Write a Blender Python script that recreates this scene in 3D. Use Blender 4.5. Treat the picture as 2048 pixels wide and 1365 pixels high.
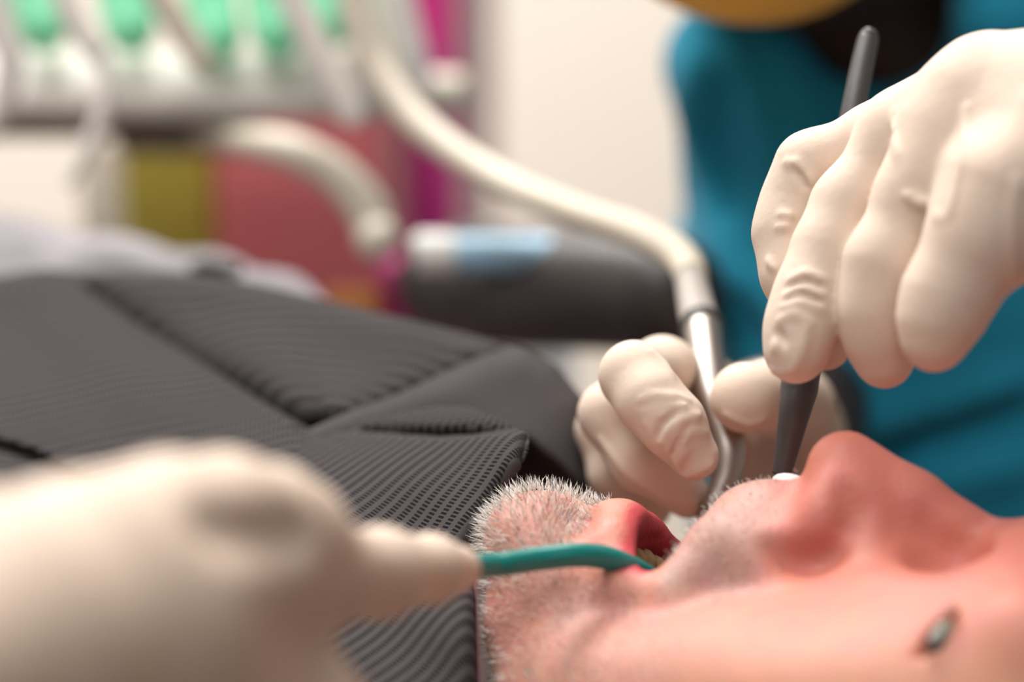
import bpy, math, random
import numpy as np
random.seed(7)
RNG = np.random.default_rng(11)
for o in list(bpy.data.objects):
    bpy.data.objects.remove(o)
SC = bpy.context.scene
COL = SC.collection

# ------------------------------------------------------------------ camera
FPX = 85.0 / 36.0 * 2048.0            # focal length in pixels of the 2048 px frame
PITCH = math.radians(8.0)
CAMZ = 1.05
CAM = np.array([0.0, 0.0, CAMZ])
XR = np.array([1.0, 0.0, 0.0])
XU = np.array([0.0, math.sin(PITCH), math.cos(PITCH)])
XF = np.array([0.0, math.cos(PITCH), -math.sin(PITCH)])
cam = bpy.data.cameras.new('camera')
camo = bpy.data.objects.new('camera', cam)
COL.objects.link(camo)
camo.location = CAM
camo.rotation_euler = (math.pi / 2 - PITCH, 0, 0)
cam.lens = 85.0
cam.sensor_width = 36.0
cam.clip_start = 0.02
cam.dof.use_dof = True
cam.dof.focus_distance = 0.600
cam.dof.aperture_fstop = 3.8
SC.camera = camo

# ------------------------------------------------------------------ world, lights, exposure
SC.view_settings.view_transform = 'Standard'
SC.view_settings.look = 'None'
SC.view_settings.gamma = 1.0
SC.view_settings.use_curve_mapping = False
SC.view_settings.exposure = 0.0
w = bpy.data.worlds.new('world')
SC.world = w
w.use_nodes = True
w.node_tree.nodes['Background'].inputs[0].default_value = (1.0, 0.98, 0.96, 1)
w.node_tree.nodes['Background'].inputs[1].default_value = 0.15


def area(name, loc, target, size, power, color):
    l = bpy.data.lights.new(name, 'AREA')
    l.shape = 'RECTANGLE'
    l.size, l.size_y = size
    l.energy = power
    l.color = color
    o = bpy.data.objects.new(name, l)
    COL.objects.link(o)
    o.location = loc
    d = np.array(target, float) - np.array(loc, float)
    from mathutils import Vector
    o.rotation_euler = Vector(d).to_track_quat('-Z', 'Y').to_euler()
    return o


area('ceiling_light_main', (-0.38, 0.45, 2.30), (-0.05, 0.55, 1.0), (0.7, 0.7), 13, (1.0, 0.975, 0.95))
area('ceiling_light_rear', (-0.45, 1.55, 2.60), (-0.45, 1.55, 0.0), (1.6, 0.6), 72, (1.0, 0.975, 0.94))
area('front_fill_light', (-0.5, -0.9, 2.60), (-0.5, -0.9, 0.0), (1.2, 0.6), 22, (1.0, 0.975, 0.95))  # unseen lamp added behind the camera as frontal fill


# ------------------------------------------------------------------ helpers
def C(px, py, d):
    return CAM + d * (XF + XR * (px - 1024.0) / FPX - XU * (py - 682.5) / FPX)


def proj(P):
    q = np.asarray(P) - CAM
    d = q @ XF
    return 1024.0 + FPX * (q @ XR) / d, 682.5 - FPX * (q @ XU) / d, d


def lin(r, g, b):
    f = lambda c: (c / 255 / 12.92) if c / 255 <= 0.04045 else ((c / 255 + 0.055) / 1.055) ** 2.4
    return (f(r), f(g), f(b), 1.0)


def mat(name, col, rough=0.5, metal=0.0, spec=0.5, sss=0.0, sss_r=(1.0, 0.4, 0.25), sss_s=0.004,
        bump=0.0, bscale=200.0, coat=0.0, sheen=0.0, vary=0.0, vscale=40.0, trans=0.0, detail=3.0):
    m = bpy.data.materials.new(name)
    m.use_nodes = True
    nt = m.node_tree
    b = nt.nodes['Principled BSDF']
    b.inputs['Base Color'].default_value = col
    b.inputs['Roughness'].default_value = rough
    b.inputs['Metallic'].default_value = metal
    b.inputs['Specular IOR Level'].default_value = spec
    b.inputs['Coat Weight'].default_value = coat
    b.inputs['Sheen Weight'].default_value = sheen
    b.inputs['Transmission Weight'].default_value = trans
    if sss:
        b.inputs['Subsurface Weight'].default_value = sss
        b.inputs['Subsurface Radius'].default_value = sss_r
        b.inputs['Subsurface Scale'].default_value = sss_s
    tc = nt.nodes.new('ShaderNodeTexCoord')
    if bump:
        n = nt.nodes.new('ShaderNodeTexNoise')
        n.inputs['Scale'].default_value = bscale
        n.inputs['Detail'].default_value = detail
        nt.links.new(tc.outputs['Object'], n.inputs['Vector'])
        bp = nt.nodes.new('ShaderNodeBump')
        bp.inputs['Strength'].default_value = bump
        bp.inputs['Distance'].default_value = 0.001
        nt.links.new(n.outputs['Fac'], bp.inputs['Height'])
        nt.links.new(bp.outputs['Normal'], b.inputs['Normal'])
    if vary:
        n2 = nt.nodes.new('ShaderNodeTexNoise')
        n2.inputs['Scale'].default_value = vscale
        n2.inputs['Detail'].default_value = 2.0
        nt.links.new(tc.outputs['Object'], n2.inputs['Vector'])
        mx = nt.nodes.new('ShaderNodeMix')
        mx.data_type = 'RGBA'
        mx.inputs['A'].default_value = tuple(c * (1 - vary) for c in col[:3]) + (1,)
        mx.inputs['B'].default_value = tuple(min(1, c * (1 + vary)) for c in col[:3]) + (1,)
        nt.links.new(n2.outputs['Fac'], mx.inputs['Factor'])
        nt.links.new(mx.outputs['Result'], b.inputs['Base Color'])
    return m


def tag(o, label=None, cat=None, group=None, kind=None):
    if label: o['label'] = label
    if cat: o['category'] = cat
    if group: o['group'] = group
    if kind: o['kind'] = kind
    return o


def empty(name, loc):
    o = bpy.data.objects.new(name, None)
    COL.objects.link(o)
    o.location = loc
    o.empty_display_size = 0.02
    bpy.context.view_layer.update()
    return o


def link(name, me, material=None, parent=None, smooth=True):
    o = bpy.data.objects.new(name, me)
    COL.objects.link(o)
    if material: me.materials.append(material)
    if parent:
        o.parent = parent
        pl = np.zeros(3)
        p = parent
        while p:
            pl += np.array(p.location)
            p = p.parent
        o.location = -pl if tuple(o.location) == (0, 0, 0) else o.location
    if smooth and len(me.polygons):
        me.polygons.foreach_set('use_smooth', [True] * len(me.polygons))
    return o


def meshnp(name, V, F):
    me = bpy.data.meshes.new(name)
    V = np.asarray(V, dtype=np.float32)
    if isinstance(F, np.ndarray):
        n, k = F.shape
        me.vertices.add(len(V)); me.vertices.foreach_set('co', V.ravel())
        me.loops.add(n * k); me.loops.foreach_set('vertex_index', F.astype(np.int32).ravel())
        me.polygons.add(n)
        me.polygons.foreach_set('loop_start', np.arange(0, n * k, k, dtype=np.int32))
        me.polygons.foreach_set('loop_total', np.full(n, k, dtype=np.int32))
        me.update(calc_edges=True); me.validate()
    else:
        me.from_pydata([tuple(map(float, v)) for v in V], [], F)
        me.update()
    return me


class MB:
    """collects shapes into one mesh"""
    def __init__(s): s.V = []; s.F = []
    def add(s, V, F):
        o = len(s.V); s.V += [tuple(map(float, v)) for v in V]; s.F += [tuple(i + o for i in f) for f in F]; return s
    def tube(s, pts, radii, seg=20, sub=6, cap=True, flat=None):
        P = np.array(pts, float); n = len(P)
        R = np.array(radii, float) if np.ndim(radii) else np.full(n, float(radii))
        if sub > 1 and n > 2:
            out, ro = [], []
            for i in range(n - 1):
                p0, p1, p2, p3 = P[max(i - 1, 0)], P[i], P[i + 1], P[min(i + 2, n - 1)]
                for k in range(sub):
                    t = k / sub
                    out.append(0.5 * ((2 * p1) + (-p0 + p2) * t + (2 * p0 - 5 * p1 + 4 * p2 - p3) * t * t + (-p0 + 3 * p1 - 3 * p2 + p3) * t ** 3))
                    ro.append(R[i] + (R[i + 1] - R[i]) * t)
            out.append(P[-1]); ro.append(R[-1]); P = np.array(out); R = np.array(ro); n = len(P)
        T = np.gradient(P, axis=0); T /= np.linalg.norm(T, axis=1)[:, None] + 1e-12
        a = np.array([0, 0, 1.0]) if abs(T[0][2]) < 0.9 else np.array([0, 1.0, 0])
        u = np.cross(T[0], a); u /= np.linalg.norm(u)
        V, F = [], []
        for i in range(n):
            u = u - T[i] * (u @ T[i]); u /= np.linalg.norm(u); v = np.cross(T[i], u)
            for k in range(seg):
                an = 2 * math.pi * k / seg
                rr = R[i] * (flat[k % len(flat)] if flat else 1)
                V.append(P[i] + rr * (u * math.cos(an) + v * math.sin(an)))
        for i in range(n - 1):
            for k in range(seg):
                k2 = (k + 1) % seg
                F.append((i * seg + k, i * seg + k2, (i + 1) * seg + k2, (i + 1) * seg + k))
        if cap:
            V.append(P[0]); V.append(P[-1]); a0 = n * seg
            for k in range(seg):
                k2 = (k + 1) % seg
                F.append((a0, k2, k)); F.append((a0 + 1, (n - 1) * seg + k, (n - 1) * seg + k2))
        return s.add(V, F)
    def box(s, lo, hi, bev=0.0):
        lo = np.array(lo, float); hi = np.array(hi, float)
        if bev <= 0:
            V = [(x, y, z) for x in (lo[0], hi[0]) for y in (lo[1], hi[1]) for z in (lo[2], hi[2])]
            return s.add(V, [(0, 1, 3, 2), (4, 6, 7, 5), (0, 4, 5, 1), (2, 3, 7, 6), (0, 2, 6, 4), (1, 5, 7, 3)])
        import bmesh
        bm = bmesh.new(); bmesh.ops.create_cube(bm, size=1.0)
        bmesh.ops.scale(bm, vec=tuple(hi - lo), verts=bm.verts); bmesh.ops.translate(bm, vec=tuple((hi + lo) / 2), verts=bm.verts)
        bmesh.ops.bevel(bm, geom=bm.edges[:], offset=bev, segments=3, affect='EDGES', profile=0.5)
        bm.verts.ensure_lookup_table()
        V = [tuple(v.co) for v in bm.verts]; F = [tuple(v.index for v in f.verts) for f in bm.faces]
        bm.free(); return s.add(V, F)
    def ball(s, c, r, seg=20, rings=12, axes=None):
        c = np.array(c, float); r = np.array(r if np.ndim(r) else (r, r, r), float)
        A = np.eye(3) if axes is None else np.array(axes)
        V, F = [], []
        for i in range(rings + 1):
            th = math.pi * i / rings
            for k in range(seg):
                ph = 2 * math.pi * k / seg
                q = np.array([math.sin(th) * math.cos(ph), math.sin(th) * math.sin(ph), math.cos(th)]) * r
                V.append(c + q @ A)
        for i in range(rings):
            for k in range(seg):
                F.append((i * seg + k, (i + 1) * seg + k, (i + 1) * seg + (k + 1) % seg, i * seg + (k + 1) % seg))
        return s.add(V, F)
    def build(s, name, material, parent=None, smooth=True):
        me = meshnp(name, s.V, s.F)
        return link(name, me, material, parent, smooth)


# --------------------------------------------------------- signed distance volumes -> one smooth mesh
def smin(a, b, k):
    if k <= 0: return np.minimum(a, b)
    h = np.maximum(k - np.abs(a - b), 0) / k
    return np.minimum(a, b) - h * h * k * 0.25


class Vol:
    def __init__(s): s.ops = []
    def add(s, prims, kin=0.004, kout=0.004, sub=False): s.ops.append((prims, kin, kout, sub)); return s
    @staticmethod
    def bbox(prims):
        lo, hi = np.full(3, 1e9), np.full(3, -1e9)
        for p in prims:
            if p[0] == 'c':
                _, a, b, ra, rb = p
                lo = np.minimum(lo, np.minimum(a - ra, b - rb)); hi = np.maximum(hi, np.maximum(a + ra, b + rb))
            else:
                _, c, A, r = p
                e = np.sqrt(((np.asarray(A) * np.asarray(r)[:, None]) ** 2).sum(0))
                lo = np.minimum(lo, c - e); hi = np.maximum(hi, c + e)
        return lo, hi
    def begin(s, h):
        s.h = h
        L = [s.bbox(o[0]) for o in s.ops if not o[3]]
        s.lo = np.min([l[0] for l in L], axis=0) - 4 * h - 0.003
        hi = np.max([l[1] for l in L], axis=0) + 4 * h + 0.003
        s.n = np.ceil((hi - s.lo) / h).astype(int) + 1
        s.D = np.full(tuple(s.n), 0.05, dtype=np.float32)
        for o in s.ops: s.apply(*o)
        return s
    def apply(s, prims, kin, kout, sub=False):
        lo, hi = s.bbox(prims); m = kin + kout + 3 * s.h
        i0 = np.maximum(np.floor((lo - m - s.lo) / s.h).astype(int), 0)
        i1 = np.minimum(np.ceil((hi + m - s.lo) / s.h).astype(int) + 1, s.n)
        if np.any(i1 <= i0): return
        ax = [(s.lo[a] + s.h * np.arange(i0[a], i1[a])).astype(np.float32) for a in range(3)]
        X, Y, Z = ax[0][:, None, None], ax[1][None, :, None], ax[2][None, None, :]
        T = None
        for p in prims:
            if p[0] == 'c':
                _, a, b, ra, rb = p
                ab = b - a; L2 = max(float(ab @ ab), 1e-12)
                dx, dy, dz = X - np.float32(a[0]), Y - np.float32(a[1]), Z - np.float32(a[2])
                t = np.clip((dx * np.float32(ab[0]) + dy * np.float32(ab[1]) + dz * np.float32(ab[2])) / np.float32(L2), 0, 1)
                d = np.sqrt((dx - t * np.float32(ab[0])) ** 2 + (dy - t * np.float32(ab[1])) ** 2 + (dz - t * np.float32(ab[2])) ** 2) - (np.float32(ra) + t * np.float32(rb - ra))
            else:
                _, c, A, r = p
                dx, dy, dz = X - np.float32(c[0]), Y - np.float32(c[1]), Z - np.float32(c[2])
                k0 = 0; k1 = 0
                for q in range(3):
                    e = dx * np.float32(A[q][0]) + dy * np.float32(A[q][1]) + dz * np.float32(A[q][2])
                    k0 = k0 + (e / np.float32(r[q])) ** 2; k1 = k1 + (e / np.float32(r[q] ** 2)) ** 2
                k0 = np.sqrt(k0); k1 = np.sqrt(k1) + 1e-9
                d = k0 * (k0 - 1) / k1
            T = d if T is None else smin(T, d, kin)
        S = s.D[i0[0]:i1[0], i0[1]:i1[1], i0[2]:i1[2]]
        S[...] = -smin(-S, T, kout) if sub else smin(S, T, kout)
    def surf(s, px, py, d0=0.3, d1=1.3):
        dd = np.arange(d0, d1, s.h * 0.5)
        P = np.array([C(px, py, 1.0) - CAM]) * dd[:, None] + CAM
        I = np.round((P - s.lo) / s.h).astype(int)
        ok = np.all((I >= 0) & (I < s.n), axis=1)
        v = np.full(len(dd), 1.0); J = I[ok]; v[ok] = s.D[J[:, 0], J[:, 1], J[:, 2]]
        k = np.nonzero(v < 0)[0]
        return dd[k[0]] if len(k) else None
    def ridge(s, line, r, kout=0.0015, sink=0.35, sub=False):
        """a raised (or sunk) crease along a line on the visible side of the surface; r in px"""
        P = []
        dense = []
        for i in range(len(line) - 1):
            a, b = np.array(line[i], float), np.array(line[i + 1], float)
            n = max(2, int(np.linalg.norm(b - a) / 8))
            for k in range(n): dense.append(a + (b - a) * k / n)
        dense.append(np.array(line[-1], float))
        for q in dense:
            d = s.surf(q[0], q[1])
            if d: P.append((q[0], q[1], d))
        n = len(P)
        if n < 2: return
        dz = np.array([q[2] for q in P])
        for _ in range(6):
            e = np.pad(dz, 1, mode='edge'); dz = 0.25 * e[:-2] + 0.5 * e[1:-1] + 0.25 * e[2:]
        P = [(q[0], q[1], z if abs(z - q[2]) < 0.0015 else -1) for q, z in zip(P, dz)]
        pr = []
        for i in range(n - 1):
            f = lambda j: max(0.25, math.sin(math.pi * (j + 0.3) / (n - 0.4)) ** 0.6)
            (x0, y0, e0), (x1, y1, e1) = P[i], P[i + 1]
            if e0 < 0 or e1 < 0 or abs(e0 - e1) > 0.003: continue
            r0, r1 = r * f(i) * e0 / FPX, r * f(i + 1) * e1 / FPX
            s0 = (sink if not sub else -sink)
            pr.append(('c', C(x0, y0, e0 + s0 * r0), C(x1, y1, e1 + s0 * r1), r0, r1))
        if pr: s.apply(pr, 0.0005, kout, sub)
    def mesh(s, name):
        D = s.D; ins = D < 0
        cnt = np.zeros(tuple(s.n - 1), dtype=np.uint8)
        offs = [(a, b, c) for a in (0, 1) for b in (0, 1) for c in (0, 1)]
        sl = lambda o: tuple(slice(o[q], s.n[q] - 1 + o[q]) for q in range(3))
        for o in offs: cnt += ins[sl(o)]
        act = (cnt > 0) & (cnt < 8)
        idx = np.full(act.shape, -1, dtype=np.int32)
        I = np.argwhere(act); idx[act] = np.arange(len(I), dtype=np.int32)
        acc = np.zeros((len(I), 3)); num = np.zeros(len(I))
        for a in offs:
            for q in range(3):
                if a[q] == 1: continue
                b = list(a); b[q] = 1
                da = D[I[:, 0] + a[0], I[:, 1] + a[1], I[:, 2] + a[2]]; db = D[I[:, 0] + b[0], I[:, 1] + b[1], I[:, 2] + b[2]]
                m = (da < 0) != (db < 0)
                t = np.where(m, da / np.where(m, da - db, 1), 0)
                p = np.array(a, float)[None, :] + np.zeros((len(I), 3)); p[:, q] += t
                acc += p * m[:, None]; num += m
        V = s.lo + s.h * (I + acc / num[:, None])
        Q = []
        for q in range(3):
            r1, r2 = (q + 1) % 3, (q + 2) % 3
            sA = [slice(None)] * 3; sB = [slice(None)] * 3
            sA[q] = slice(0, -1); sB[q] = slice(1, None)
            for r in (r1, r2): sA[r] = slice(1, -1); sB[r] = slice(1, -1)
            A, B = ins[tuple(sA)], ins[tuple(sB)]
            E = np.argwhere(A != B); fl = A[E[:, 0], E[:, 1], E[:, 2]]
            E[:, r1] += 1; E[:, r2] += 1
            def cell(d1, d2):
                K = E.copy(); K[:, r1] += d1; K[:, r2] += d2
                return idx[K[:, 0], K[:, 1], K[:, 2]]
            f = np.stack([cell(-1, -1), cell(0, -1), cell(0, 0), cell(-1, 0)], axis=1)
            f[~fl] = f[~fl][:, ::-1]
            Q.append(f)
        Q = np.concatenate(Q); Q = Q[(Q >= 0).all(1)]
        # light relaxation of the mesh
        e = np.concatenate([Q[:, [0, 1]], Q[:, [1, 2]], Q[:, [2, 3]], Q[:, [3, 0]]]); e = np.concatenate([e, e[:, ::-1]])
        deg = np.bincount(e[:, 0], minlength=len(V)).astype(float); deg[deg == 0] = 1
        for lam in (0.5, -0.52, 0.5, -0.52):
            S = np.stack([np.bincount(e[:, 0], weights=V[e[:, 1], c], minlength=len(V)) for c in range(3)], axis=1)
            V = V + lam * (S / deg[:, None] - V)
        s.V, s.Q = V, Q
        return meshnp(name, V, Q)


def chain(pts):
    """pts: (px, py, depth, radius in px) -> round cones"""
    out = []
    for a, b in zip(pts[:-1], pts[1:]):
        out.append(('c', C(*a[:3]), C(*b[:3]), a[3] * a[2] / FPX, b[3] * b[2] / FPX))
    return out


def ell(c, r, A=None):
    return ('e', np.asarray(c, float), np.array([XR, XU, XF]) if A is None else np.asarray(A), r)


def setattr_col(me, name, arr):
    a = me.attributes.new(name, 'FLOAT_COLOR', 'POINT')
    c = np.ones((len(arr), 4), dtype=np.float32); c[:, :arr.shape[1]] = arr
    a.data.foreach_set('color', c.ravel())


# ------------------------------------------------------------------ materials
M = {}
M['wall'] = mat('painted wall', lin(240, 230, 218), 0.8, bump=0.1, bscale=300)
M['floor'] = mat('vinyl floor', lin(120, 112, 106), 0.4, vary=0.1, vscale=8)
M['ceil'] = mat('ceiling paint', lin(205, 202, 198), 0.9)
M['side_wall'] = mat('grey side wall paint', lin(165, 158, 152), 0.8, bump=0.1, bscale=300)
M['glove'] = mat('latex glove', lin(223, 203, 186), 0.6, spec=0.16, sss=0.25, sss_r=(1.0, 0.6, 0.35), sss_s=0.003, bump=0.12, bscale=420, vary=0.05, vscale=60)
M['scrub'] = mat('teal scrub cloth', lin(34, 142, 174), 0.85, spec=0.2, bump=0.25, bscale=900, sheen=0.1, vary=0.05, vscale=30)
M['dark_skin'] = mat('dark brown skin', lin(62, 42, 33), 0.55, sss=0.1, bump=0.15, bscale=400)
M['mask'] = mat('ochre mask fabric', lin(236, 178, 78), 0.8, bump=0.2, bscale=500, sss=0.1, sss_r=(1, .7, .3))
M['hose'] = mat('cream hose rubber', lin(212, 202, 185), 0.5, sss=0.05)
M['white_plastic'] = mat('white plastic', lin(240, 234, 228), 0.35)
M['grey_plastic'] = mat('light grey plastic', lin(176, 168, 162), 0.4)
M['taupe'] = mat('taupe plastic', lin(150, 138, 120), 0.5)
M['steel'] = mat('brushed steel', lin(176, 168, 162), 0.42, metal=1.0)
M['dark_ring'] = mat('dark ring rubber', lin(60, 58, 56), 0.5)
M['mint'] = mat('mint green silicone', lin(136, 228, 184), 0.3, sss=0.2, sss_r=(.4, 1, .6), sss_s=0.01)
M['handle'] = mat('dark grey handle plastic', lin(72, 70, 71), 0.45, bump=0.1, bscale=900)
M['teal_plastic'] = mat('teal plastic', lin(10, 122, 116), 0.34, sss=0.1, sss_r=(.2, 1, .9))
M['black_vinyl'] = mat('black vinyl', lin(66, 61, 61), 0.42, bump=0.1, bscale=300)
M['blue_tube'] = mat('pale blue plastic', lin(158, 200, 226), 0.35)
M['white_cap'] = mat('white cap plastic', lin(236, 236, 232), 0.4)
M['magenta'] = mat('magenta laminate', lin(212, 56, 142), 0.5)
M['coral'] = mat('coral red laminate', lin(204, 104, 106), 0.55)
M['olive'] = mat('olive yellow laminate', lin(156, 140, 48), 0.55)
M['orange'] = mat('orange card', lin(216, 140, 70), 0.6)
M['grey_cloth'] = mat('light grey cloth', lin(150, 145, 150), 0.9, bump=0.3, bscale=500, vary=0.08, vscale=60)
M['enamel'] = mat('tooth enamel', lin(170, 150, 108), 0.3, sss=0.2, sss_s=0.002)
M['eye'] = mat('eye sclera', lin(150, 152, 138), 0.15)
M['iris'] = mat('grey green iris', lin(50, 52, 40), 0.35)
M['brow'] = mat('dark brow hair', lin(84, 64, 50), 0.6)
M['tongue'] = mat('tongue flesh', lin(150, 70, 66), 0.35, sss=0.3)


def skin_material():
    m = mat('patient skin', lin(222, 160, 138), 0.46, spec=0.3, sss=0.22, sss_r=(1.0, 0.4, 0.25), sss_s=0.004, bump=0.25, bscale=900)
    nt = m.node_tree
    at = nt.nodes.new('ShaderNodeAttribute'); at.attribute_name = 'tone'
    n = nt.nodes.new('ShaderNodeTexNoise'); n.inputs['Scale'].default_value = 130; n.inputs['Detail'].default_value = 3
    tc = nt.nodes.new('ShaderNodeTexCoord'); nt.links.new(tc.outputs['Object'], n.inputs['Vector'])
    hs = nt.nodes.new('ShaderNodeMix'); hs.data_type = 'RGBA'; hs.blend_type = 'OVERLAY'
    hs.inputs['Factor'].default_value = 0.15
    nt.links.new(at.outputs['Color'], hs.inputs['A']); nt.links.new(n.outputs['Color'], hs.inputs['B'])
    nt.links.new(hs.outputs['Result'], nt.nodes['Principled BSDF'].inputs['Base Color'])
    return m


def drape_material():
    m = mat('dark ribbed drape cloth', lin(92, 87, 87), 0.85, spec=0.08)
    nt = m.node_tree; b = nt.nodes['Principled BSDF']
    uv = nt.nodes.new('ShaderNodeUVMap'); uv.uv_map = 'weave'
    sep = nt.nodes.new('ShaderNodeSeparateXYZ'); nt.links.new(uv.outputs['UV'], sep.inputs['Vector'])

    def math_(op, a, bb=None, c=None):
        n = nt.nodes.new('ShaderNodeMath'); n.operation = op
        for i, x in enumerate((a, bb, c)):
            if x is None: continue
            if isinstance(x, (int, float)): n.inputs[i].default_value = x
            else: nt.links.new(x, n.inputs[i])
        return n.outputs[0]

    def pulse(x, width, soft):
        f = math_('FRACT', x)
        a = math_('ABSOLUTE', math_('SUBTRACT', f, 0.5))
        r = nt.nodes.new('ShaderNodeMapRange'); r.interpolation_type = 'SMOOTHSTEP'
        nt.links.new(a, r.inputs['Value'])
        r.inputs['From Min'].default_value = width / 2 + soft; r.inputs['From Max'].default_value = width / 2 - soft
        return r.outputs['Result']
    row = pulse(sep.outputs['Y'], 0.52, 0.06)
    dash = pulse(sep.outputs['X'], 0.55, 0.12)
    hole = math_('MULTIPLY', row, dash)
    mx = nt.nodes.new('ShaderNodeMix'); mx.data_type = 'RGBA'
    mx.inputs['A'].default_value = lin(72, 68, 69); mx.inputs['B'].default_value = lin(22, 21, 21)
    nt.links.new(hole, mx.inputs['Factor']); nt.links.new(mx.outputs['Result'], b.inputs['Base Color'])
    bp = nt.nodes.new('ShaderNodeBump'); bp.inputs['Strength'].default_value = 0.6; bp.inputs['Distance'].default_value = 0.0004
    bp.invert = True
    nt.links.new(hole, bp.inputs['Height']); nt.links.new(bp.outputs['Normal'], b.inputs['Normal'])
    return m


M['skin'] = skin_material()
M['drape'] = drape_material()

# ------------------------------------------------------------------ the room
room_lo, room_hi = np.array([-2.0, -1.6, 0.0]), np.array([2.0, 2.35, 2.75])
def slab(name, lo, hi, m, kind='structure'):
    o = MB().box(lo, hi).build(name, m, smooth=False); o['kind'] = kind; return o
slab('floor', (-2.1, -1.6, -0.1), (2.1, 2.45, 0.0), M['floor'])
slab('wall_back', (-2.1, 2.35, 0.0), (2.1, 2.45, 2.75), M['wall'])
slab('wall_left', (-2.1, -1.6, 0.0), (-2.0, 2.35, 2.75), M['side_wall'])
slab('wall_right', (2.0, -1.6, 0.0), (2.1, 2.35, 2.75), M['side_wall'])
slab('ceiling', (-2.1, -1.6, 2.75), (2.1, 2.45, 2.85), M['ceil'])
slab('baseboard_back', (-2.0, 2.33, 0.0), (2.0, 2.35, 0.1), M['white_plastic'])


def pbox(mb, x0, x1, y0, y1, d, depth, bev=0.004):
    """box whose camera-facing side spans the given pixels at distance d"""
    a, b = C(x0, y1, d), C(x1, y0, d)
    lo = np.array([a[0], min(a[1], b[1]), a[2]]); hi = np.array([b[0], min(a[1], b[1]) + depth, b[2]])
    return mb.box(lo, hi, bev)


# furniture behind: upright panels and cabinets standing on the floor
def cabinet(name, x0, x1, ytop, d, depth, m, label, cat, door=False):
    a, b = C(x0, ytop, d), C(x1, ytop, d)
    e = empty(name, ((a[0] + b[0]) / 2, a[1] + depth / 2, 0))
    tag(e, label, cat)
    MB().box((a[0], a[1], 0.06), (b[0], a[1] + depth, a[2]), 0.004).build('body', m, e, False)
    MB().box((a[0] + 0.01, a[1] + 0.01, 0.0), (b[0] - 0.01, a[1] + depth - 0.01, 0.058)).build('plinth', M['dark_ring'], e, False)
    return e
cabinet('partition_panel', 768, 912, -1500, 1.24, 0.03, M['magenta'], 'tall magenta upright panel behind the delivery unit', 'panel')
cabinet('storage_cabinet', 428, 772, 190, 1.10, 0.30, M['coral'], 'coral red cabinet under the white delivery unit', 'cabinet')
cabinet('supply_cabinet', 236, 426, 190, 1.11, 0.28, M['olive'], 'olive yellow cabinet between grey post and coral cabinet', 'cabinet')
cabinet('wall_column', 912, 985, -1500, 1.45, 0.12, M['grey_plastic'], 'pale grey upright column beside the magenta panel', 'column')
cabinet('side_cart', 752, 842, 528, 0.94, 0.05, M['magenta'], 'low magenta cart beside the black armrest', 'cart')
oc = MB(); pbox(oc, 655, 760, 578, 660, 0.935, 0.008, 0.001)
tag(oc.build('leaflet', M['orange'], None, False), 'small orange leaflet propped by the magenta cart', 'leaflet')

# ------------------------------------------------------------------ delivery unit
UD = 0.95
du = empty('delivery_unit', C(380, 180, UD)); tag(du, 'white dental delivery unit with a row of instrument holders', 'dental unit')
b = MB()
sec = [(238, UD - .012), (228, UD - .017), (180, UD - .012), (112, UD - .002), (104, UD + .004)]
TV = [C(x_, y_, d_) for x_ in (-420, 770) for y_, d_ in sec] + [C(x_, y_, UD + .07) for x_ in (-420, 770) for y_ in (104, 238)]
b.add(TV, [(i, i + 5, i + 6, i + 1) for i in range(4)] + [(4, 9, 12, 10), (10, 12, 13, 11), (11, 13, 5, 0), (0, 1, 2, 3, 4, 10, 11), (5, 13, 12, 9, 8, 7, 6)])
b.build('tray_body', mat('warm white tray plastic', lin(214, 206, 200), 0.5), du)
b = MB(); pbox(b, -420, 235, 237, 278, UD + 0.02, 0.06, 0.004); b.build('underside_shade', M['taupe'], du)  # taupe strip stands in for the shadow under the tray
b = MB(); pbox(b, 225, 500, 246, 312, UD + 0.03, 0.05, 0.006); b.build('bracket', M['taupe'], du)
b = MB().tube([C(760, 186, UD + 0.05), C(860, 186, UD + 0.05), C(930, 188, UD + 0.05)], [0.0092, 0.0092, 0.0088], 20, 4); b.build('handle', M['hose'], du)
pb = C(200, 290, UD + 0.1)
b = MB().tube([(pb[0], pb[1], 0.04), (pb[0], pb[1], pb[2])], 0.0092, 20, 1); b.build('post', M['taupe'], du)
b = MB().tube([(pb[0], pb[1], 0.0), (pb[0], pb[1], 0.04)], [0.045, 0.03], 32, 1); b.build('base', M['grey_plastic'], du)
for hx, hy in ((85, 84), (262, 86), (436, 100), (556, 96), (655, 78)):
    b = MB()
    rr = 52 if hx != 432 else 60
    b.tube([C(hx - 28, hy - 170, UD - 0.005), C(hx - 12, hy - 80, UD - 0.008), C(hx, hy - 22, UD - 0.012), C(hx + 5, hy + 8, UD - 0.012), C(hx + 7, hy + 22, UD - 0.012)],
           [rr * .9 * UD / FPX, rr * UD / FPX, rr * .98 * UD / FPX, rr * .7 * UD / FPX, rr * .25 * UD / FPX], 24, 6)
    b.build('holder', M['mint'], du)


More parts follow.
